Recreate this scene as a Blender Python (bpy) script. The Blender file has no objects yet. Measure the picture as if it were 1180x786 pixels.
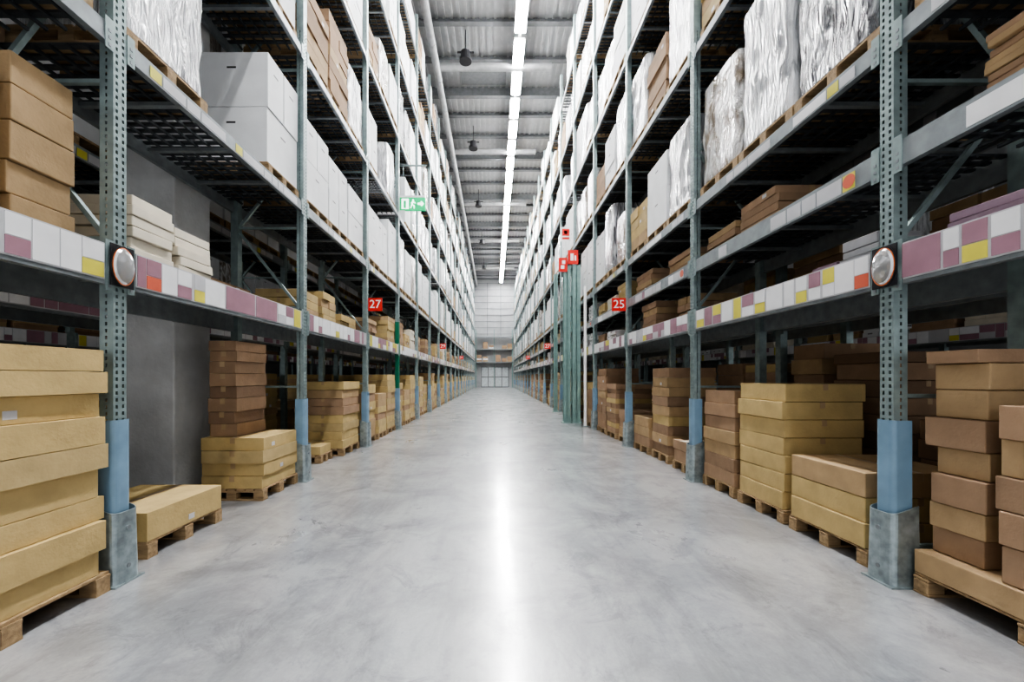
import bpy, math, random
from mathutils import Vector, noise
R = random.Random(7)
sc = bpy.context.scene
FL, FR, D, B = 2.74, 2.88, 1.05, 2.8
CEIL = 16.3
YEND = 58.5

# ------------------------------------------------------------ materials
def mat(name, col, rough=0.6, metal=0.0, var=0.12, scale=6.0, bump=0.0, bscale=40.0, coat=0.0, stretch=(1,1,1), rvar=0.0, col2=None, dist=0.0, band=.2, bdist=.02):
    m = bpy.data.materials.new(name); m.use_nodes = True
    nt = m.node_tree; b = nt.nodes['Principled BSDF']
    tc = nt.nodes.new('ShaderNodeTexCoord'); mp = nt.nodes.new('ShaderNodeMapping')
    mp.inputs['Scale'].default_value = stretch
    nt.links.new(tc.outputs['Object'], mp.inputs[0])
    n = nt.nodes.new('ShaderNodeTexNoise'); n.inputs['Scale'].default_value = scale; n.inputs['Detail'].default_value = 6; n.inputs['Distortion'].default_value = dist
    nt.links.new(mp.outputs[0], n.inputs['Vector'])
    cr = nt.nodes.new('ShaderNodeValToRGB')
    c2 = col2 if col2 else tuple(max(0, c*(1-var*2)) for c in col)
    cr.color_ramp.elements[0].position = .5-band; cr.color_ramp.elements[1].position = .5+band
    cr.color_ramp.elements[0].color = (*c2, 1); cr.color_ramp.elements[1].color = (*[min(1, c*(1+var*.5)) for c in col], 1)
    nt.links.new(n.outputs['Fac'], cr.inputs[0])
    nt.links.new(cr.outputs[0], b.inputs['Base Color'])
    b.inputs['Roughness'].default_value = rough; b.inputs['Metallic'].default_value = metal
    b.inputs['Coat Weight'].default_value = coat; b.inputs['Coat Roughness'].default_value = .15
    if rvar:
        mr = nt.nodes.new('ShaderNodeMapRange'); mr.inputs['To Min'].default_value = rough-rvar; mr.inputs['To Max'].default_value = rough+rvar
        nt.links.new(n.outputs['Fac'], mr.inputs[0]); nt.links.new(mr.outputs[0], b.inputs['Roughness'])
    if bump:
        n2 = nt.nodes.new('ShaderNodeTexNoise'); n2.inputs['Scale'].default_value = bscale; n2.inputs['Detail'].default_value = 4; n2.inputs['Distortion'].default_value = dist
        nt.links.new(mp.outputs[0], n2.inputs['Vector'])
        bp = nt.nodes.new('ShaderNodeBump'); bp.inputs['Strength'].default_value = bump; bp.inputs['Distance'].default_value = bdist
        nt.links.new(n2.outputs['Fac'], bp.inputs['Height']); nt.links.new(bp.outputs[0], b.inputs['Normal'])
        if coat: nt.links.new(bp.outputs[0], b.inputs['Coat Normal'])
    return m
def emis(name, col, st):
    m = bpy.data.materials.new(name); m.use_nodes = True
    b = m.node_tree.nodes['Principled BSDF']
    b.inputs['Base Color'].default_value = (*col, 1); b.inputs['Emission Color'].default_value = (*col, 1); b.inputs['Emission Strength'].default_value = st
    return m

M = {}
M['card_gold'] = mat('cardboard_gold', (.54, .405, .195), .75, var=.08, bump=.15)
M['card_straw'] = mat('cardboard_straw', (.49, .375, .195), .75, var=.08, bump=.15)
M['card_tan'] = mat('cardboard_tan', (.46, .325, .185), .75, var=.08, bump=.15)
M['card_brown'] = mat('cardboard_brown', (.39, .26, .165), .78, var=.08, bump=.15)
M['card_umber'] = mat('cardboard_umber', (.33, .22, .14), .78, var=.08, bump=.15)
M['card_dark'] = mat('cardboard_dark', (.26, .17, .11), .8, var=.08, bump=.15)
M['card_cream'] = mat('cardboard_cream', (.72, .66, .55), .7, var=.05)
M['white_card'] = mat('white_carton', (.77, .78, .79), .55, var=.05, scale=3)
M['grey_card'] = mat('grey_carton', (.45, .45, .47), .6, var=.06)
M['lilac_card'] = mat('lilac_carton', (.42, .30, .37), .6, var=.06)
M['tape'] = mat('packing_tape', (.42, .30, .17), .3, var=.05)
M['handle'] = mat('carton_handle_hole', (.03, .03, .03), .9)
M['gap'] = mat('carton_seam', (.30, .30, .31), .8)
M['wood'] = mat('pallet_wood', (.40, .28, .16), .8, var=.2, scale=5, stretch=(1, 6, 6), bump=.3)
M['wood2'] = mat('pallet_wood_dark', (.22, .15, .09), .85, var=.2, scale=5, stretch=(1, 6, 6), bump=.3)
M['wrap'] = mat('stretch_wrap_white', (.76, .77, .79), .25, var=.12, scale=3, bump=1, bscale=6, coat=.7, stretch=(2.2, 2.2, .45), col2=(.36, .37, .39), dist=1.3, band=.10, bdist=.05)
M['wrap2'] = mat('stretch_wrap_mixed', (.68, .67, .66), .25, scale=2.6, bump=1, bscale=7, coat=.7, stretch=(1.6, 1.6, .7), col2=(.25, .20, .15), dist=1.6, band=.11, bdist=.05)
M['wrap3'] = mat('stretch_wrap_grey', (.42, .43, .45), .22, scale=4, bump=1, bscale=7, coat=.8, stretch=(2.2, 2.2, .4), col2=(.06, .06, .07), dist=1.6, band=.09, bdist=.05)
M['steel'] = mat('galvanised_upright', (.33, .41, .41), .42, .45, var=.14, scale=9, rvar=.06)
M['steel2'] = mat('galvanised_beam', (.31, .34, .355), .42, .45, var=.12, scale=9, rvar=.06)
M['deck'] = mat('deck_steel', (.10, .11, .12), .5, .6, var=.1)
M['green'] = mat('green_steel', (.02, .20, .12), .45, .2, var=.1)
M['teal'] = mat('teal_painted_steel', (.24, .36, .34), .45, .2, var=.08)
M['blue'] = mat('blue_plastic_sleeve', (.22, .34, .45), .35, 0, var=.1, scale=4)
M['guard'] = mat('steel_post_guard', (.40, .47, .49), .35, .6, var=.2, scale=14, rvar=.1)
M['l_white'] = mat('label_white', (.78, .78, .79), .35, var=.04)
M['l_grey'] = mat('label_grey', (.54, .54, .56), .35, var=.04)
M['l_pink'] = mat('label_mauve', (.38, .22, .27), .3, var=.08)
M['l_yellow'] = mat('label_yellow', (.68, .62, .12), .35, var=.04)
M['l_red'] = mat('label_red', (.66, .16, .10), .35, var=.04)
M['orange'] = mat('orange_rim', (.75, .22, .08), .35, var=.04)
M['mirror'] = mat('mirror_face', (.62, .62, .63), .12, .6, var=.04)
M['black'] = mat('black_plastic', (.03, .03, .035), .4)
M['red'] = mat('sign_red', (.75, .04, .03), .4, var=.02)
M['signwhite'] = mat('sign_white', (.9, .9, .9), .4, var=.01)
KEYS = list(M.keys()); KI = {k: i for i, k in enumerate(KEYS)}
def reg(k, m): M[k] = m; KEYS.append(k); KI[k] = len(KEYS)-1

# ------------------------------------------------------------ mesh builder
class MB:
    def __init__(s): s.v = []; s.f = []; s.m = []
    def box(s, x0, x1, y0, y1, z0, z1, k, rz=0, piv=None):
        if x0 > x1: x0, x1 = x1, x0
        if y0 > y1: y0, y1 = y1, y0
        n = len(s.v)
        p = [(x0,y0,z0),(x1,y0,z0),(x1,y1,z0),(x0,y1,z0),(x0,y0,z1),(x1,y0,z1),(x1,y1,z1),(x0,y1,z1)]
        if rz:
            cx, cy = piv if piv else ((x0+x1)/2, (y0+y1)/2)
            c, t = math.cos(rz), math.sin(rz)
            p = [(cx+(a-cx)*c-(b-cy)*t, cy+(a-cx)*t+(b-cy)*c, z) for a, b, z in p]
        s.v += p
        for q in ((0,3,2,1),(4,5,6,7),(0,1,5,4),(1,2,6,5),(2,3,7,6),(3,0,4,7)):
            s.f.append(tuple(n+i for i in q)); s.m.append(KI[k])
    def bar(s, p0, p1, w, k):
        p0, p1 = Vector(p0), Vector(p1); d = (p1-p0).normalized()
        a = d.cross(Vector((0, 1, 0)))
        if a.length < .01: a = d.cross(Vector((1, 0, 0)))
        a.normalize(); b = d.cross(a); n = len(s.v); h = w/2
        for p in (p0, p1):
            for i, j in ((-1,-1),(1,-1),(1,1),(-1,1)): s.v.append(tuple(p+a*h*i+b*h*j))
        for q in ((0,3,2,1),(4,5,6,7),(0,1,5,4),(1,2,6,5),(2,3,7,6),(3,0,4,7)):
            s.f.append(tuple(n+i for i in q)); s.m.append(KI[k])
    def cyl(s, p0, p1, r, k, seg=20, r2=None):
        p0, p1 = Vector(p0), Vector(p1); d = (p1-p0).normalized()
        a = d.orthogonal().normalized(); b = d.cross(a); n = len(s.v)
        for p, q in ((p0, r), (p1, r if r2 is None else r2)):
            for i in range(seg):
                t = 2*math.pi*i/seg; s.v.append(tuple(p+a*q*math.cos(t)+b*q*math.sin(t)))
        for i in range(seg):
            j = (i+1) % seg; s.f.append((n+i, n+j, n+seg+j, n+seg+i)); s.m.append(KI[k])
        s.f.append(tuple(n+i for i in range(seg))[::-1]); s.m.append(KI[k])
        s.f.append(tuple(n+seg+i for i in range(seg))); s.m.append(KI[k])
    def ushell(s, sg, xf, xb, y0, y1, r, t, z0, z1, k, flare=0, slope=0):
        """U-shaped rounded sheet-metal/plastic shell open toward the rack"""
        def path(off):
            pts = [(xb, y0+off)]
            rr = r-off
            for i in range(7):
                a = math.pi*1.5 - i*math.pi/2/6
                pts.append((xf+r+rr*math.cos(a), y0+r+rr*math.sin(a)))
            for i in range(7):
                a = math.pi - i*math.pi/2/6
                pts.append((xf+r+rr*math.cos(a), y1-r+rr*math.sin(a)))
            pts.append((xb, y1-off)); return pts
        o, i_ = path(0), path(t); N = len(o); n = len(s.v); cy = (y0+y1)/2
        for pts in (o, i_):
            for z, fl in ((z0, flare), (z1, 0)):
                for x, y in pts:
                    zz = z + (slope*(x-xf) if z == z1 else 0)
                    s.v.append((sg*(x-(fl if x < xb-.001 else 0)), cy+(y-cy)*(1+fl*4), zz))
        for j in range(N-1):
            for q in ((j, j+1, N+j+1, N+j), (2*N+j+1, 2*N+j, 3*N+j, 3*N+j+1), (N+j, N+j+1, 3*N+j+1, 3*N+j)):
                s.f.append(tuple(n+a for a in q)); s.m.append(KI[k])
    def wrap(s, x0, x1, y0, y1, z0, z1, k, n=10, amp=.022):
        if x0 > x1: x0, x1 = x1, x0
        sd = Vector((R.random()*50, R.random()*50, R.random()*50))
        c = Vector(((x0+x1)/2, (y0+y1)/2, (z0+z1)/2))
        def P(u, v, w):
            a, b = u*2-1, v*2-1
            rr = 1 - .05*(abs(a)*abs(b))**6
            p = Vector((c.x+a*rr*(x1-x0)/2, c.y+b*rr*(y1-y0)/2, z0+w*(z1-z0)))
            d = Vector((a, b, (w*2-1)*.4))
            nz = noise.noise(p*3.5+sd)*1.0 + noise.noise(Vector((p.x*9, p.y*9, p.z*4))+sd)*.6
            edge = .35 if w in (0, 1) else 1
            return tuple(p + d*(nz*amp*edge - amp*.6))
        fs = [lambda a, b: (a, 0, b), lambda a, b: (1, a, b), lambda a, b: (1-a, 1, b), lambda a, b: (0, 1-a, b),
              lambda a, b: (a, b, 1), lambda a, b: (a, 1-b, 0)]
        for f in fs:
            o = len(s.v)
            for i in range(n+1):
                for j in range(n+1): s.v.append(P(*f(j/n, i/n)))
            for i in range(n):
                for j in range(n):
                    q = o+i*(n+1)+j
                    s.f.append((q, q+1, q+n+2, q+n+1)); s.m.append(KI[k])
    def pallet(s, x0, x1, y0, y1, z, full=True, k='wood'):
        if x0 > x1: x0, x1 = x1, x0
        H = .14
        if not full:
            for t in (0, .5, 1):
                y = y0+t*(y1-y0-.1); s.box(x0, x1, y, y+.1, z, z+.11, k)
            s.box(x0, x1, y0, y1, z+.115, z+H, k); return
        for t in (0, .5, 1):
            y = y0+t*(y1-y0-.1)
            s.box(x0, x1, y, y+.1, z, z+.02, k)
            s.box(x0, x1, y, y+.1, z+.1, z+.12, k)
            for u in (0, .5, 1):
                x = x0+u*(x1-x0-.12); s.box(x, x+.12, y+.003, y+.097, z+.02, z+.1, k)
        nb = 7; wd = (x1-x0)/nb
        for i in range(nb): s.box(x0+i*wd+.01, x0+(i+1)*wd-.01, y0, y1, z+.12, z+H, k)
    def carton(s, x0, x1, y0, y1, z0, z1, k, rz=0, tape=True, side=1):
        if x0 > x1: x0, x1 = x1, x0
        s.box(x0, x1, y0, y1, z0+.002, z1-.002, k, rz)
        pv = ((x0+x1)/2, (y0+y1)/2)
        if tape and z1-z0 > .07:
            if k == 'white_card':
                yc, zc = (y0+y1)/2, z1-(z1-z0)*.28
                w = min(.06, (y1-y0)*.15)
                s.box(x0-.0015, x1+.0015, yc-w, yc+w, zc-.014, zc+.014, 'gap', rz, pv)
                xc = (x0+x1)/2
                s.box(xc-.06, xc+.06, y0-.0015, y1+.0015, zc-.014, zc+.014, 'handle', rz, pv)
            elif k.startswith('card_') and k != 'card_cream':
                xc = (x0+x1)/2
                s.box(xc-.03, xc+.03, y0-.0015, y1+.0015, z1-.07, z1-.0005, 'tape', rz, pv)
                if R.random() < .07:
                    yy = y0+R.uniform(.15, .7)*(y1-y0)
                    xs = x1 if side < 0 else x0
                    s.box(xs-.0015, xs+.0015, yy, yy+.07, z0+.03, min(z1-.02, z0+.08), 'l_grey', rz, pv)
    def stack(s, x0, x1, y0, y1, z, layers, kinds, jit=.015, rot=.015, cols=1, pallet=True, full=True, side=1, pk='wood', tape=True):
        if x0 > x1: x0, x1 = x1, x0
        if pallet: s.pallet(x0, x1, y0, y1, z, full, pk); z += .14
        for h in layers:
            r = R.uniform(-rot, rot); j = lambda: R.uniform(0, jit*2)
            k = R.choice(kinds)
            c = R.choice(cols) if isinstance(cols, (list, tuple)) else cols
            step = (y1-y0)/c
            for i in range(c):
                s.carton(x0+j(), x1-j(), y0+i*step+.004+(j() if i == 0 else 0), y0+(i+1)*step-.004-(j() if i == c-1 else 0), z, z+h, k, r if c == 1 else 0, tape, side)
            z += h
        return z
    def mesh(s, name):
        me = bpy.data.meshes.new(name); me.from_pydata(s.v, [], s.f)
        used = sorted(set(s.m)); rm = {u: i for i, u in enumerate(used)}
        for u in used: me.materials.append(M[KEYS[u]])
        me.polygons.foreach_set('material_index', [rm[x] for x in s.m])
        me.polygons.foreach_set('use_smooth', [KEYS[x].startswith('wrap') for x in s.m])
        me.update(); return me
def add(name, me, parent=None, loc=(0, 0, 0), bevel=0):
    o = bpy.data.objects.new(name, me); sc.collection.objects.link(o); o.location = loc
    if parent: o.parent = parent
    if bevel:
        b = o.modifiers.new('bevel', 'BEVEL'); b.width = bevel; b.segments = 2; b.limit_method = 'ANGLE'
    return o
def empty(name, loc=(0, 0, 0)):
    o = bpy.data.objects.new(name, None); sc.collection.objects.link(o); o.location = loc; return o
def kit(name, mb, x, y, z, bevel=0, parent=None):
    mb.v = [(a-x, b-y, c-z) for a, b, c in mb.v]
    return add(name, mb.mesh(name), parent, (x, y, z), bevel)

# ------------------------------------------------------------ racks
LV_L = [(2.45, .29), (4.03, .15), (6.25, .14), (8.5, .14), (10.8, .14), (13.1, .14)]
LV_R = [(2.45, .29), (3.19, .19), (4.03, .15), (6.25, .14), (8.5, .14), (10.8, .14), (13.1, .14)]
def frame_mesh(s, hi, green=False):
    mb = MB(); H = 14.6; hz = 6.5 if hi else 0; post = 'steel'
    X = lambda a: s*a
    if hi:
        for a, b in ((0, .018), (.034, .066), (.082, .1)): mb.box(X(0), X(.004), a, b, 0, hz, post)
        for i in range(int(hz/.05)):
            z = i*.05
            for a, b in ((.018, .034), (.066, .082)): mb.box(X(0), X(.004), a, b, z, z+.024, post)
            mb.box(X(.045), X(.06), 0, .004, z, z+.024, post)
        for a, b in ((.004, .045), (.06, .1)): mb.box(X(a), X(b), 0, .004, 0, hz, post)
        mb.box(X(.004), X(.1), .096, .1, 0, hz, post)
        mb.box(X(.094), X(.1), .004, .03, 0, hz, post); mb.box(X(.094), X(.1), .07, .096, 0, hz, post)
    mb.box(X(0), X(.1), 0, .1, hz, H, post)
    mb.box(X(D-.1), X(D), 0, .1, 0, H, post)
    if green: mb.box(X(-.006), X(.105), -.005, .105, .02, 3.1, 'green')
    z = 2.5; f = 0
    for q in (.25, 1.35): mb.box(X(.1), X(D-.1), .035, .065, q, q+.03, post)
    while z < H-1.2:
        mb.box(X(.1), X(D-.1), .035, .065, z, z+.03, post)
        a, b = (.1, D-.1) if f % 2 == 0 else (D-.1, .1)
        mb.bar((X(a), .05, z+.03), (X(b), .05, z+1.1), .035, post)
        z += 1.15; f += 1
    mb.box(X(-.01), X(.12), -.02, .12, 0, .012, post); mb.box(X(D-.12), X(D+.01), -.02, .12, 0, .012, post)
    return mb.mesh('upright_frame')
def bay_mesh(s, levels, fancy):
    mb = MB(); X = lambda a: s*a
    for li, (zt, h) in enumerate(levels):
        for a, b in ((0.0, .045), (D-.045, D)):
            mb.box(X(a), X(b), .102, B-.002, zt-h, zt-.03, 'steel2')
            mb.box(X(a+(.012 if a == 0 else 0)), X(b-(0 if a == 0 else .012)), .102, B-.002, zt-.03, zt, 'steel2')
        for y in (.102, B-.062):
            mb.box(X(-.006), X(0.0), y, y+.06, zt-h-.04, zt+.03, 'steel')
            for q in (.0, .05, .1): mb.box(X(-.009), X(-.006), y+.02, y+.04, zt-h-.02+q, zt-h+q, 'steel2')
        mb.box(X(-.006), X(-.001), .17, B-.07, zt-h+.0, zt-h+.012, 'steel2')
        n = 26 if fancy else 16
        for i in range(n):
            y = .13+i*(B-.16)/n; mb.box(X(.045), X(D-.045), y, y+(.045 if fancy else .075), zt-.022, zt-.004, 'deck')
        for j in range(1, 7):
            x = .045+j*(D-.09)/7; mb.box(X(x), X(x+.018), .11, B-.01, zt-.045, zt-.022, 'deck')
        for t in (.25, .5, .75):
            y = t*B; mb.box(X(.045), X(D-.045), y, y+.05, zt-.08, zt-.045, 'steel2')
    return mb.mesh('bay_beams_and_decks')
SH = {'w': 'l_white', 'p': 'l_pink', 'y': 'l_yellow', 'g': 'l_grey', 'r': 'l_red'}
EXP = {
 (-1, -1): [(2.17,2.3,'p','w'),(2.3,2.45,'w','w'),(2.45,2.58,'w','w'),(2.58,2.73,'y','w')],
 (-1, 0): [(2.98,3.06,'p','p'),(3.06,3.2,'r','p'),(3.2,3.36,'w','w'),(3.36,3.52,'p','w'),(3.55,3.68,'y','g'),(3.68,3.95,'w','w'),(3.97,4.45,'p','p'),(4.47,4.9,'p','p'),(4.92,5.1,'g','w'),(5.12,5.3,'w','p'),(5.32,5.5,'y','y')],
 (1, 0): [(2.98,3.1,'r','w'),(3.1,3.28,'w','w'),(3.28,3.4,'w','y'),(3.42,3.55,'w','p'),(3.57,3.7,'y','w'),(3.72,3.85,'w','w'),(3.87,4.1,'w','w'),(4.12,4.28,'y','w'),(4.3,4.5,'w','p'),(4.52,4.66,'y','y'),(4.68,4.9,'w','w'),(4.92,5.1,'p','y'),(5.12,5.3,'p','p'),(5.32,5.5,'y','w')],
 (1, -1): [(2.5,2.74,'p','p'),(2.4,2.49,'p','w'),(2.26,2.39,'y','p'),(2.12,2.25,'p','w'),(1.9,2.1,'p','w')],
}
def labels(s, levels, seed, bay):
    r = random.Random(seed); mb = MB(); X = lambda a: s*a
    zt, h = levels[0]
    mb.box(X(-.008), X(-.001), .17, B-.07, zt-h+.03, zt-.005, 'l_grey')
    def tick(y0, y1, lo, up):
        if lo == up:
            mb.box(X(-.012), X(-.008), y0, y1-.008, zt-h+.04, zt-.015, SH[lo])
        else:
            mb.box(X(-.012), X(-.008), y0, y1-.008, zt-h+.04, zt-h/2-.003, SH[lo])
            mb.box(X(-.012), X(-.008), y0, y1-.008, zt-h/2+.003, zt-.015, SH[up])
    if (s, bay) in EXP:
        for a, b, lo, up in EXP[(s, bay)]: tick(a-B*(bay+1), b-B*(bay+1), lo, up)
        y = 99
    else: y = .18
    while y < B-.25:
        w = min(r.choice((.12, .16, .22, .3)), B-.08-y)
        lo = r.choices('wpyg', (5, 3, 2, 1.5))[0]; up = r.choices('wpy'+lo, (4, 2, .8, 4))[0]
        if lo == 'y': w = .16
        tick(y, y+w, lo, up); y += w+.004
    for zt2, h2 in levels[1:3]:
        y = .3
        while y < B-.5:
            w = r.uniform(.12, .4)
            if r.random() < .75:
                k = r.choices(('l_white', 'l_grey', 'l_yellow', 'l_pink'), (1.5, 6, 1, .3 if h2 > .16 else 0))[0]
                if k == 'l_yellow': w = .12
                mb.box(X(-.004), X(0), y, y+w-.015, zt2-h2+.02, zt2-.04, k)
            y += w
    if len(levels) == 7: mb.cyl((X(-.006), .35, 3.19-.1), (X(-.004), .35, 3.19-.1), .055, 'l_red', 16)
    return mb.mesh('shelf_labels')
def guard_mesh(s):
    mb = MB(); X = lambda a: s*a
    mb.ushell(s, -.045, .14, -.04, .16, .05, .006, .012, .52, 'guard', flare=.012, slope=.35)
    mb.box(X(-.07), X(.15), -.055, .175, 0, .012, 'guard')
    for z in (.12, .40):
        mb.cyl((X(-.058), .06, z), (X(-.04), .06, z), .016, 'steel2', 10)
    mb.ushell(s, -.022, .115, -.018, .118, .035, .006, .45, 1.19, 'blue')
    return mb.mesh('post_guard')

CACHE = {}
def cached(key, fn):
    if key not in CACHE: CACHE[key] = fn()
    return CACHE[key]
def rack(face, s, levels, n0, n1, hi_to=3, guards=True, greens=(), lab=True):
    e = empty('pallet_rack')
    lk = 'L' if levels is LV_L else 'R'
    for n in range(n0, n1+1):
        y = B*(n+1); hi = n < hi_to; g = n in greens
        add('upright_frame', cached(('f', s, hi, g), lambda: frame_mesh(s, hi, g)), e, (s*face, y, 0))
        if guards: add('post_guard', cached(('g', s), lambda: guard_mesh(s)), e, (s*face, y, 0))
        if n < n1:
            add('beams_and_decks', cached(('b', s, lk, n < 4), lambda: bay_mesh(s, levels, n < 4)), e, (s*face, y, 0))
            if lab:
                main = hi_to > 0
                v = n % 5 if (n > 2 or not main) else n
                add('shelf_labels', cached(('l', s, lk, v, n > 2, main), lambda: labels(s, levels, 11+v*3+(s > 0)*100, n if (main and n <= 0) else 99)), e, (s*face, y, 0))
    return e
NL = 19
BL = FL+D+.72     # back row, left
BR = FR+D+.20     # back row, right
rack(FL, -1, LV_L, -1, NL, greens=(3,))
rack(FR, 1, LV_R, -1, NL)
rack(BL, -1, LV_L, -1, NL, hi_to=-9, guards=False)
rack(BR, 1, LV_L, -1, NL, hi_to=-9, guards=False)
TL = BL+D+3.6; TR = BR+D+3.6
rack(TL, -1, LV_L, -1, NL, hi_to=-9, guards=False)
rack(TR, 1, LV_L, -1, NL, hi_to=-9, guards=False)

# ------------------------------------------------------------ bay loads for far bays
GOLD = ['card_gold', 'card_straw', 'card_tan', 'card_gold']; BRN = ['card_brown', 'card_tan', 'card_brown', 'card_umber']; DRK = ['card_dark', 'card_umber', 'card_brown']
SL = [(.14, .98), (1.0, 1.84), (1.86, 2.7)]
def upper_load(mb, s, x0, y0, y1, z, kind, zmax, full):
    xa, xb = s*x0, s*(x0+.92)
    if kind == 'white':
        mb.pallet(xa, xb, y0, y1, z, full); n = R.choice((2, 2, 3)); h = (zmax-.14)/n
        w = (y1-y0)
        for i in range(n):
            c = R.choice((1, 1, 2)); j0 = R.uniform(0, .015)
            for j in range(c):
                mb.carton(xa+s*(.01+j0), xb, y0+.01+j*w/c, y0+(j+1)*w/c-.01, z+.14+i*h, z+.14+(i+1)*h, 'white_card')
    elif kind in ('wrap', 'wrap2', 'wrap3'):
        mb.pallet(xa, xb, y0, y1, z, full)
        mb.wrap(xa, xb, y0+.01, y1-.01, z+.145, z+zmax, kind, 18 if full else 6)
    elif kind == 'brown':
        h = .2; n = max(2, int((zmax-.2)/h)); n = R.randint(max(2, n-3), n)
        mb.stack(xa, xb, y0, y1, z, [h]*n, R.choice((GOLD, BRN)), cols=[1, 2], full=full, side=s)
def far_ground(s):
    mb = MB()
    for a, b in SL:
        if R.random() < .05: continue
        k = GOLD if s < 0 else BRN+['card_gold']
        h = R.choice((.12, .16, .2)); n = int(R.uniform(.5, 1.75)/h)
        x = R.uniform(.04, .12)
        mb.stack(s*x, s*(x+.9), a, b-R.uniform(0, .12), 0, [h]*n, k+(['card_brown'] if R.random() < .4 else []), cols=[1, 1, 2], full=False, side=s)
    return mb.mesh('ground_load')
def far_upper(s, right):
    mb = MB()
    lv = [2.45]+([3.19] if right else [])
    for z in lv:
        for a, b in SL:
            if R.random() < .15: continue
            n = R.randint(2, 5) if right else R.randint(2, 8)
            mb.stack(s*.07, s*R.uniform(.6, .95), a+R.uniform(0, .1), b-R.uniform(0, .1), z, [R.uniform(.09, .12)]*n, R.choice((GOLD, BRN, BRN, ['card_cream'], ['white_card'])), cols=[1, 2], pallet=False, side=s)
    for i, z in enumerate((4.03, 6.25, 8.5, 10.8, 13.1)):
        for a, b in SL:
            w = (4.6, 1.5, 1.6, 1.0, 1.4, 1.5) if s < 0 else (3.0, 2.5, 2.0, 1.2, 1.6, .8)
            if i == 0: w = (5.5, 1.5, 1.2, .6, .6, .3)
            if i == 4: w = (3, 2, 1, .5, 2, 3)
            k = R.choices(('white', 'wrap', 'wrap2', 'wrap3', 'brown', 'none'), w)[0]
            upper_load(mb, s, R.uniform(.0, .06), a, b, z, k, R.uniform(1.2, 1.75) if i < 4 else R.uniform(.9, 1.7), False)
    return mb.mesh('upper_load')
GV = {s: [far_ground(s) for _ in range(5)] for s in (-1, 1)}
UV = {(s, r): [far_upper(s, r) for _ in range(5)] for s, r in ((-1, False), (1, True), (1, False))}
def loads(face, s, right, nstart, nend, gskip=(), uskip=()):
    e = empty('stored_pallet_loads')
    for n in range(nstart, nend):
        p = (s*face, B*(n+1), 0)
        if n not in gskip: add('ground_load', R.choice(GV[s]), e, p)
        if n not in uskip: add('upper_load', UV[(s, right)][(n*3+(n//5)) % 5], e, p)
loads(FL, -1, False, 2, NL); loads(FR, 1, True, 2, NL)
loads(BL, -1, False, -1, NL, gskip=(-1, 0), uskip=())
loads(BR, 1, False, -1, NL, gskip=(-1, 0))
loads(TL, -1, False, -1, NL); loads(TR, 1, False, -1, NL)

def near_pallet(s, face, y0, y1, z, kind, h, x0=.04):
    mb = MB(); upper_load(mb, s, x0, 0, y1-y0, 0, kind, h, True)
    mb.v = [(a+s*(-.5), b-(y1-y0)/2, c) for a, b, c in mb.v]
    nm = {'white': 'pallet_of_white_cartons', 'brown': 'pallet_of_cardboard_boxes'}.get(kind, 'shrink_wrapped_pallet')
    return add(nm, mb.mesh(nm), None, (s*(face+.5), (y0+y1)/2, z), .006 if kind in ('white', 'brown') else 0)
lv4 = {
 (-1, -1): ['white', 'wrap', 'wrap2'], (-1, 0): ['wrap', None, 'white'], (-1, 1): ['white', 'white', 'white'],
 (1, -1): ['wrap2', 'wrap', 'wrap'], (1, 0): ['wrap3', 'wrap', 'wrap2'], (1, 1): ['wrap', 'white', 'brown']}
hh = {(-1, 0): [1.7, 0, 1.5], (-1, 1): [1.35, 1.25, 1.2], (1, 0): [1.75, 1.7, 1.45], (1, 1): [1.4, 1.35, 1.15]}
for (s, b), ks in lv4.items():
    face = FL if s < 0 else FR
    for i, k in enumerate(ks):
        if not k: continue
        a, c = SL[i]; y = B*(b+1)
        if (s, b, i) == (-1, 0, 2): a, c = 2.0, 2.75
        near_pallet(s, face, y+a, y+c, 4.03, k, hh.get((s, b), [1.6]*3)[i])
for s in (-1, 1):
    face = FL if s < 0 else FR
    for b in (0, 1):
        for z in (6.25, 8.5, 10.8, 13.1):
            for i in range(3):
                k = R.choices(('white', 'wrap', 'wrap2', 'brown'), (5, 2, 1.5, 1.2) if s < 0 else (2, 4, 2, 1))[0]
                a, c = SL[i]; near_pallet(s, face, B*(b+1)+a, B*(b+1)+c, z, k, R.uniform(1.3, 1.75))

# ------------------------------------------------------------ near ground stacks
def gstack(s, x0, x1, y0, y1, z, layers, kinds, name='pallet_of_cardboard_boxes', pallet=True, rz=0, extra=None, **kw):
    mb = MB(); mb.stack(s*x0, s*x1, y0, y1, z, layers, kinds, pallet=pallet, side=s, **kw)
    if extra: extra(mb)
    o = kit(name, mb, s*(x0+x1)/2, (y0+y1)/2, z, .007)
    o.rotation_euler.z = rz; return o
gstack(-1, 2.70, 3.60, 1.62, 2.74, 0, [.17, .2, .16, .2, .17, .19, .16, .15, .15], GOLD, jit=.025, rot=.025)
gstack(-1, 2.8, 3.7, .5, 1.5, 0, [.2]*6, GOLD)
gstack(-1, 2.85, 3.72, 3.2, 4.08, 0, [.24], ['card_gold'])
def ex(mb):
    mb.stack(-3.2, -3.56, 4.82, 5.5, .76, [.16, .15, .17, .15, .16, .15, .13, .13], ['card_dark', 'card_umber', 'card_brown'], pallet=False)
gstack(-1, 2.80, 3.58, 4.72, 5.56, 0, [.155, .155, .155, .155], GOLD, extra=ex)
gstack(-1, 2.86, 3.66, 7.4, 8.3, 0, [.16]*8, GOLD+['card_brown'], cols=[1, 1])
gstack(-1, 3.0, 3.7, 6.75, 7.25, 0, [.15]*1, GOLD)
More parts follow.
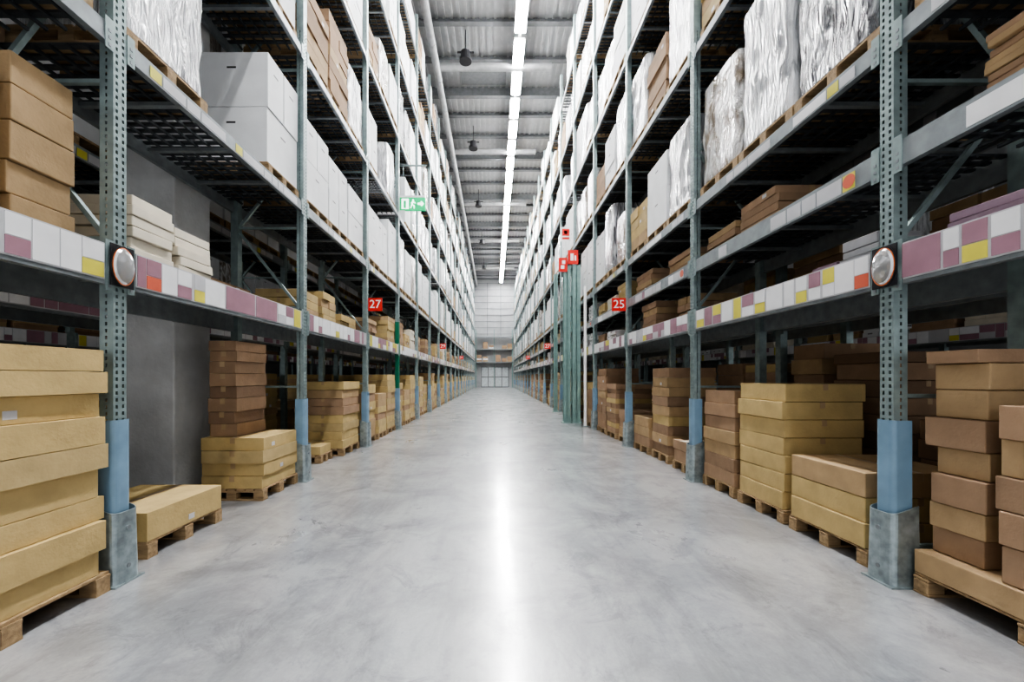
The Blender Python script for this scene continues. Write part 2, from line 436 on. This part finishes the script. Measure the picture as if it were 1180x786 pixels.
# right nearest bay
gstack(1, 2.95, 3.93, 1.55, 2.74, 0, [.16], ['card_tan'])
gstack(1, 3.0, 3.85, 2.36, 2.74, .30, [.18, .17, .2, .18, .2, .19, .17, .09], BRN, pallet=False, name='stack_of_cardboard_boxes', rot=.05, jit=.03)
gstack(1, 2.95, 3.6, 1.62, 2.31, .30, [.22, .2, .2, .22, .2], BRN, pallet=False, name='stack_of_cardboard_boxes', rot=.04, jit=.02)
# right bay 0
gstack(1, 2.94, 3.84, 3.06, 3.88, 0, [.2, .2, .2], ['card_tan', 'card_gold', 'card_brown'])
gstack(1, 2.95, 3.8, 3.96, 4.72, 0, [.185]*7, ['card_gold', 'card_gold', 'card_tan'])
gstack(1, 2.96, 3.8, 4.8, 5.52, 0, [.17]*7, BRN)
# right bay 1
gstack(1, 2.98, 3.8, 5.78, 6.5, 0, [.19, .15], ['card_brown', 'card_tan'])
gstack(1, 3.0, 3.85, 6.7, 7.4, 0, [.17]*9, BRN+['card_gold'], rot=.04)
gstack(1, 2.98, 3.8, 7.5, 8.3, 0, [.19]*3, BRN)
mb = MB(); mb.box(3.0, 3.35, 5.95, 6.25, .484, .49, 'card_cream', .3); mb.box(3.05, 3.35, 5.85, 6.15, .49, .496, 'card_gold', -.4)
kit('loose_cardboard_sheets', mb, 3.15, 6.05, .484)
# stacks in the back row
gstack(1, BR+.05, BR+.9, 4.95, 5.5, 0, [.2]*9, BRN, rot=.03, jit=.03, cols=1)
gstack(1, BR+.05, BR+.95, 4.1, 4.85, 0, [.19]*8+[.12], DRK, rot=.03, jit=.03)
gstack(1, BR+.05, BR+.95, 3.0, 3.85, 0, [.19]*5, DRK, rot=.03)
gstack(1, BR+.05, BR+.95, 1.2, 2.1, 0, [.19]*7, DRK, rot=.03)
gstack(-1, BL+.05, BL+.95, 3.1, 3.9, 0, [.19]*6, DRK, rot=.03)
gstack(-1, BL+.05, BL+.95, .8, 1.7, 0, [.19]*7, DRK, rot=.03)

def lstack(s, x0, x1, y0, y1, z, layers, kinds, name='stack_of_cardboard_boxes', **kw):
    return gstack(s, x0, x1, y0, y1, z, layers, kinds, name=name, pallet=False, **kw)
Z1 = 2.452; Z2 = 3.192
lstack(-1, 2.88, 3.5, 2.3, 2.72, Z1, [.16, .2, .24, .22, .2], ['card_tan', 'card_gold'], rot=.04, jit=.02)
lstack(-1, 2.84, 3.5, 1.7, 2.24, Z1, [.18, .26, .3, .12], ['card_gold', 'card_tan'], rot=.04)
lstack(-1, 2.86, 3.66, 3.05, 3.5, Z1, [.085]*6, ['card_cream'], rot=.03, jit=.02)
lstack(-1, 2.88, 3.66, 3.55, 4.0, Z1, [.085]*5, ['card_cream', 'white_card'], tape=False, rot=.03, jit=.02)
lstack(-1, 3.3, 3.75, 4.5, 5.3, Z1, [.12, .1], ['card_brown', 'card_gold'])
lstack(-1, 2.9, 3.6, 5.85, 6.5, Z1, [.13]*3, GOLD, cols=2)
lstack(-1, 2.9, 3.6, 6.6, 7.2, Z1, [.13]*4, GOLD, cols=2)
lstack(-1, 2.9, 3.6, 7.4, 8.2, Z1, [.13]*2, GOLD, cols=2)
lstack(1, 3.0, 3.5, 2.15, 2.6, Z1, [.07, .06], ['lilac_card'], rot=.03)
lstack(1, 3.0, 3.45, 1.6, 2.1, Z1, [.09], ['lilac_card'])
lstack(1, 3.0, 3.4, 3.05, 3.4, Z1, [.06, .06, .09], ['grey_card'], tape=False, rot=.04)
lstack(1, 3.1, 3.5, 3.5, 3.8, Z1, [.1], ['lilac_card'], tape=False)
lstack(1, 3.1, 3.8, 6.0, 6.6, Z1, [.12]*3, BRN, cols=2)
lstack(1, 3.0, 3.8, 7.2, 7.9, Z1, [.12]*4, BRN, cols=2)
lstack(1, 3.0, 3.6, 1.95, 2.4, Z2, [.05]*8, ['card_brown', 'card_tan'], rot=.05, jit=.02)
lstack(1, 3.0, 3.8, 4.1, 4.75, Z2, [.09]*4, BRN, rot=.03)
lstack(1, 3.0, 3.8, 4.8, 5.5, Z2, [.09]*3, BRN, rot=.03)
lstack(1, 3.0, 3.8, 5.9, 6.7, Z2, [.1]*3, BRN, rot=.03)
lstack(1, 3.0, 3.8, 7.4, 8.2, Z2, [.1]*4, BRN, rot=.03)

# ------------------------------------------------------------ columns, posts
reg('concrete', mat('column_concrete', (.60, .61, .615), .8, var=.12, scale=2.5, bump=.3, bscale=25))
mb = MB(); mb.box(-4.43, -3.85, 4.68, 5.28, 0, CEIL, 'concrete'); kit('concrete_column', mb, -4.14, 4.98, 0, .015)
mb = MB()
def hcol(mb, x, y, w, d, z1, k):
    mb.box(x-w/2, x+w/2, y-d/2, y-d/2+.02, 0, z1, k); mb.box(x-w/2, x+w/2, y+d/2-.02, y+d/2, 0, z1, k); mb.box(x-.01, x+.01, y-d/2, y+d/2, 0, z1, k)
    mb.box(x-w/2-.05, x+w/2+.05, y-d/2-.05, y+d/2+.05, 0, .03, k)
hcol(mb, 2.72, 12.9, .27, .24, 5.2, 'teal'); hcol(mb, 2.42, 12.9, .22, .22, 5.2, 'teal')
for z in (.6, 1.8, 3.0, 4.2, 5.1): mb.box(2.34, 2.82, 12.85, 12.95, z, z+.12, 'teal')
kit('teal_steel_column', mb, 2.54, 12.9, 0)
mb = MB(); mb.cyl((2.8, 11.9, 0), (2.8, 11.9, 4.3), .045, 'signwhite', 16)
mb.box(2.74, 2.86, 11.84, 11.96, 0, .02, 'steel'); kit('white_standpipe', mb, 2.8, 11.9, 0)
mb = MB(); hcol(mb, 2.7, 17.0, .16, .16, 6, 'teal'); kit('teal_steel_column', mb, 2.7, 17, 0)

# ------------------------------------------------------------ signs
def text(body, size, loc, m, parent, rot=(math.pi/2, 0, 0)):
    c = bpy.data.curves.new('digits', 'FONT'); c.body = body; c.size = size; c.align_x = 'CENTER'; c.align_y = 'CENTER'; c.extrude = .002
    o = bpy.data.objects.new('digits', c); sc.collection.objects.link(o); c.materials.append(m); o.location = loc; o.rotation_euler = rot; o.parent = parent
def bay_sign(num, s, face, n):
    y = B*(n+1)+.02; x = s*(face-.17)
    mb = MB(); mb.box(-.15, .15, 0, .02, -.14, .14, 'red'); mb.box(s*.15, s*.18, .0, .03, -.1, .1, 'steel')
    o = add('aisle_number_sign', mb.mesh('aisle_number_sign'), None, (x, y, 3.08))
    text(num, .25, (0, -.004, 0), M['signwhite'], o)
bay_sign('27', -1, FL, 2); bay_sign('25', 1, FR, 2)
bay_sign('29', -1, FL, 6); bay_sign('27', 1, FR, 6); bay_sign('31', -1, FL, 10); bay_sign('29', 1, FR, 10)
def sign(x, y, z, w, h, bg, shapes, name):
    mb = MB(); mb.box(-w/2, w/2, 0, .02, -h/2, h/2, bg)
    for a, b, c, d, k in shapes: mb.box(a*w/2, b*w/2, -.004, 0, c*h/2, d*h/2, k)
    return add(name, mb.mesh(name), None, (x, y, z))
y = 12.75
sign(2.36, y, 6.2, .34, .46, 'signwhite', [(-.7, .7, -.25, .75, 'red'), (-.3, .3, 0, .5, 'signwhite'), (-.7, .7, -.75, -.45, 'red')], 'fire_extinguisher_sign')
sign(2.60, y, 5.45, .34, .46, 'red', [(-.5, .1, -.5, .5, 'signwhite'), (.3, .6, -.5, .2, 'signwhite')], 'fire_hose_sign')
sign(2.27, y, 5.2, .28, .46, 'red', [(-.5, .3, -.6, -.1, 'signwhite'), (-.2, .5, .1, .6, 'signwhite')], 'fire_alarm_sign')
reg('exit', emis('exit_green', (.0, .42, .16), .6)); reg('exitw', emis('exit_white', (.9, 1, .95), 1.2))
mb = MB(); mb.box(-.4, .4, 0, .08, -.2, .2, 'exit')
mb.box(-.4, .4, .0, .08, .2, .26, 'signwhite')
for a, b, c, d in ((-.34, -.12, -.16, .16), (.16, .34, -.03, .03)): mb.box(a, b, -.004, 0, c, d, 'exitw')
mb.box(-.28, -.2, -.008, -.004, -.14, .1, 'exit')
mb.cyl((.02, -.006, .11), (.02, 0, .11), .03, 'exitw', 12)
for p, q in (((.02, 0, .07), (-.02, 0, -.02)), ((-.02, 0, -.02), (.06, 0, -.07)), ((.06, 0, -.07), (.05, 0, -.15)), ((-.02, 0, -.02), (-.06, 0, -.14)), ((.02, 0, .06), (.09, 0, .02)), ((.02, 0, .06), (-.05, 0, .02))):
    mb.bar(p, q, .025, 'exitw')
mb.bar((.34, -.002, 0), (.27, -.002, .07), .03, 'exitw'); mb.bar((.34, -.002, 0), (.27, -.002, -.07), .03, 'exitw')
mb.bar((-.3, .04, .26), (-.3, .04, 1.2), .02, 'steel'); mb.bar((.3, .04, .26), (.3, .04, 1.2), .02, 'steel')
mb.box(-.42, .42, .02, .06, 1.2, 1.24, 'steel')
add('emergency_exit_sign', mb.mesh('emergency_exit_sign'), None, (-2.55, 12.2, 6.95))
# small convex safety mirrors on dark backing plates at the nearest posts
for s, face in ((-1, FL), (1, FR)):
    o = empty('convex_safety_mirror', (s*(face-.02), 2.85, 2.31))
    mb = MB(); mb.box(-.006, .0, -.09, .09, -.15, .15, 'black')
    mb2 = MB(); mb2.cyl((0, 0, 0), (.008, 0, 0), .15, 'black', 40); mb2.cyl((.008, 0, 0), (.012, 0, 0), .138, 'orange', 40)
    prev = (.012, .13)
    for t in (.3, .55, .8, 1.0):
        r = .13*math.cos(t*math.pi/2*.97); x = .012+.026*math.sin(t*math.pi/2)
        mb2.cyl((prev[0], 0, 0), (x, 0, 0), prev[1], 'mirror', 40, r2=r); prev = (x, r)
    a = add('backing', mb.mesh('backing'), o); d = add('mirror_dome', mb2.mesh('mirror_dome'), o)
    d.scale = (1, .62, 1)
    if s > 0: o.rotation_euler.z = math.pi

# ------------------------------------------------------------ room shell
def plain(name, x0, x1, y0, y1, z0, z1, m):
    mb = MB(); mb.box(x0, x1, y0, y1, z0, z1, 'steel'); me = mb.mesh(name); me.materials.clear(); me.materials.append(m); return add(name, me)
fl = bpy.data.materials.new('polished_concrete'); fl.use_nodes = True
nt = fl.node_tree; b = nt.nodes['Principled BSDF']; tc = nt.nodes.new('ShaderNodeTexCoord')
def nz(scale, det, rough=.55, dist=0, st=None):
    n = nt.nodes.new('ShaderNodeTexNoise'); n.inputs['Scale'].default_value = scale; n.inputs['Detail'].default_value = det; n.inputs['Roughness'].default_value = rough; n.inputs['Distortion'].default_value = dist
    src = tc.outputs['Object']
    if st:
        mp = nt.nodes.new('ShaderNodeMapping'); mp.inputs['Scale'].default_value = st; nt.links.new(src, mp.inputs[0]); src = mp.outputs[0]
    nt.links.new(src, n.inputs['Vector']); return n
def ramp(src, p0, c0, p1, c1):
    r = nt.nodes.new('ShaderNodeValToRGB'); r.color_ramp.elements[0].position = p0; r.color_ramp.elements[1].position = p1
    r.color_ramp.elements[0].color = (*c0, 1); r.color_ramp.elements[1].color = (*c1, 1); nt.links.new(src, r.inputs[0]); return r.outputs[0]
def mul(a, b_, f):
    m = nt.nodes.new('ShaderNodeMixRGB'); m.blend_type = 'MULTIPLY'; m.inputs[0].default_value = f
    nt.links.new(a, m.inputs[1]); nt.links.new(b_, m.inputs[2]); return m.outputs[0]
a = nz(.9, 12, .7, .5); c = nz(55, 3); d = nz(2.4, 12, .78, .8); e = nz(1.6, 8, .7, .3, (2.5, .35, 1)); g = nz(.6, 10, .72, .6)
c1 = ramp(a.outputs['Fac'], .40, (.29, .295, .305), .56, (.42, .425, .435))
c2 = ramp(d.outputs['Fac'], .38, (.60, .61, .63), .47, (1, 1, 1))
c3 = ramp(c.outputs['Fac'], .3, (.85, .85, .85), .7, (1, 1, 1))
c4 = ramp(e.outputs['Fac'], .38, (.74, .75, .76), .5, (1, 1, 1))
c5 = ramp(g.outputs['Fac'], .42, (.76, .77, .79), .50, (1, 1, 1))
nt.links.new(mul(mul(mul(mul(c1, c2, .75), c3, .6), c4, .7), c5, .8), b.inputs['Base Color'])
mr = nt.nodes.new('ShaderNodeMapRange'); mr.inputs['From Min'].default_value = .35; mr.inputs['From Max'].default_value = .65; mr.inputs['To Min'].default_value = .40; mr.inputs['To Max'].default_value = .26
nt.links.new(a.outputs['Fac'], mr.inputs[0]); nt.links.new(mr.outputs[0], b.inputs['Roughness'])
b.inputs['Specular IOR Level'].default_value = .8
b.inputs['Coat Weight'].default_value = 1.0; b.inputs['Coat IOR'].default_value = 1.7
mr2 = nt.nodes.new('ShaderNodeMapRange'); mr2.inputs['From Min'].default_value = .38; mr2.inputs['From Max'].default_value = .58; mr2.inputs['To Min'].default_value = .27; mr2.inputs['To Max'].default_value = .15
nt.links.new(d.outputs['Fac'], mr2.inputs[0]); nt.links.new(mr2.outputs[0], b.inputs['Coat Roughness'])
XW = 15.5
plain('floor', -XW, XW, -4, YEND+.3, -.2, 0, fl)
wallm = mat('wall_panel', (.42, .43, .44), .7, var=.08, scale=1)
plain('wall_left', -XW-.2, -XW, -4, YEND+.3, 0, CEIL, wallm)
plain('wall_right', XW, XW+.2, -4, YEND+.3, 0, CEIL, wallm)
plain('wall_far', -XW, XW, YEND, YEND+.3, 0, CEIL, wallm)
roofm = mat('roof_deck', (.44, .45, .46), .6, .0, var=.08, scale=1)
plain('ceiling', -XW-.2, XW+.2, -4, YEND+.3, CEIL, CEIL+.2, roofm)
reg('roofsteel', mat('roof_steel', (.23, .24, .25), .5, .2, var=.1)); reg('duct', mat('duct_metal', (.50, .51, .52), .4, .4, var=.1, scale=4))
mb = MB()
yy = -3; i = 0
while yy < YEND-.2:
    big = i % 3 == 0
    h = .5 if big else .22
    mb.box(-XW, XW, yy, yy+.03, CEIL-h, CEIL, 'roofsteel'); mb.box(-XW, XW, yy-.1, yy+.13, CEIL-h-.02, CEIL-h, 'roofsteel')
    yy += 1.9; i += 1
for x in [k*.3-15 for k in range(101)]:
    mb.box(x, x+.12, -4, YEND, CEIL-.05, CEIL, 'duct')
kit('roof_beams', mb, 0, 0, CEIL)
mb = MB()
mb.cyl((-2.55, -3, CEIL-1.0), (-2.55, YEND-.1, CEIL-1.0), .16, 'duct', 16)
for yy in (17.6, 24.2, 31.5, 40.0, 50): mb.cyl((-2.55, yy, CEIL-.75), (2.6, yy, CEIL-.75), .16, 'duct', 16)
for yy in [k*2.0 for k in range(29)]: mb.cyl((-2.55, yy, CEIL-1.0), (-2.55, yy+.05, CEIL-1.0), .18, 'duct', 16); mb.box(-2.56, -2.54, yy, yy+.02, CEIL-.9, CEIL, 'roofsteel')
kit('ventilation_duct', mb, 0, 0, CEIL-1)
# dark roof-light panel between purlins
mb = MB(); mb.box(-1.6, .6, 18.3, 19.5, CEIL-.12, CEIL-.051, 'roofsteel'); kit('smoke_vent_panel', mb, -.5, 18.9, CEIL-.1)
for yy in (16.5, 22.8, 30.5, 39, 48):
    mb = MB(); mb.cyl((0, 0, -.28), (0, 0, 0), .2, 'black', 16); mb.cyl((0, 0, -.4), (0, 0, -.28), .26, 'black', 16); mb.cyl((0, 0, 0), (0, 0, .95), .02, 'black', 8); mb.box(-.35, .35, -.03, .03, -.02, .02, 'black')
    add('pendant_speaker', mb.mesh('pendant_speaker'), None, (-1.2, yy, CEIL-1.0))
reg('lamp', emis('lamp_tube', (1, 1, 1), 115)); reg('lamp2', emis('lamp_tube_side', (1, 1, 1), 9))
def lightrow(x, k):
    mb = MB(); z = CEIL-.85; yy = -3
    while yy < YEND-1.8:
        mb.box(x-.2, x+.2, yy+.17, yy+1.49, z-.05, z, k)
        mb.box(x-.23, x+.23, yy+.12, yy+1.54, z+.002, z+.08, 'signwhite')
        mb.box(x-.01, x+.01, yy+.3, yy+.32, z+.08, CEIL, 'steel')
        yy += 1.72
    mb.box(x-.06, x+.06, -3, YEND-1, z+.082, z+.14, 'signwhite')
    kit('linear_ceiling_light', mb, x, 0, z)
lightrow(1.07, 'lamp'); lightrow(-8.2, 'lamp2'); lightrow(7.8, 'lamp2')

reg('glass', mat('door_glass', (.6, .65, .67), .1, 0, var=.1))
mb = MB(); Y = YEND-.03
for k in range(9): mb.box(-3.2, 3.4, Y-.06, Y, 8+k*.95, 8.06+k*.95, 'roofsteel')
for x in (-3, -1, 1, 3): mb.box(x, x+.08, Y-.08, Y, 7.8, CEIL-.6, 'roofsteel')
kit('wall_cladding_rails', mb, 0, Y-.03, 8)
mb = MB()
mb.box(-1.9, 2.3, Y-.1, Y, 0, 3.1, 'roofsteel')
for i in range(4):
    for j in range(2):
        mb.box(-1.8+i*1.02, -1.8+i*1.02+.9, Y-.12, Y-.09, .15+j*1.5, 1.5+j*1.5, 'glass')
kit('door_1', mb, 0, Y-.05, 0)
mb = MB()
for z in (3.7, 5.6, 7.4): mb.box(-2.7, 2.8, Y-1.3, Y-.2, z, z+.12, 'steel2')
for x in (-2.7, 0, 2.7): mb.box(x, x+.1, Y-1.3, Y-1.2, 0, 8.6, 'teal'); mb.box(x, x+.1, Y-.3, Y-.2, 0, 8.6, 'teal')
for x in (-2.5, -1.6, -.7, .3, 1.2, 2.0):
    for z in (3.82, 5.72):
        if R.random() < .85: mb.stack(x, x+.7, Y-1.2, Y-.4, z, [.25]*R.randint(2, 4), BRN+['white_card'], pallet=False)
kit('end_of_aisle_rack', mb, 0, Y-.8, 0)

# ------------------------------------------------------------ world, camera
w = bpy.data.worlds.new('World'); sc.world = w; w.use_nodes = True
w.node_tree.nodes['Background'].inputs[0].default_value = (.97, .98, 1, 1); w.node_tree.nodes['Background'].inputs[1].default_value = .8
cam = bpy.data.cameras.new('camera'); co = bpy.data.objects.new('camera', cam); sc.collection.objects.link(co)
co.location = (0, 0, 1.5); co.rotation_euler = (math.pi/2, 0, 0)
cam.sensor_width = 36; cam.lens = 448/1180*36; cam.shift_x = (590-569)/1180; cam.shift_y = (435-393)/1180; cam.clip_start = .05
sc.camera = co
sc.view_settings.view_transform = 'AgX'
sc.view_settings.look = 'AgX - High Contrast'
sc.view_settings.exposure = 0.38
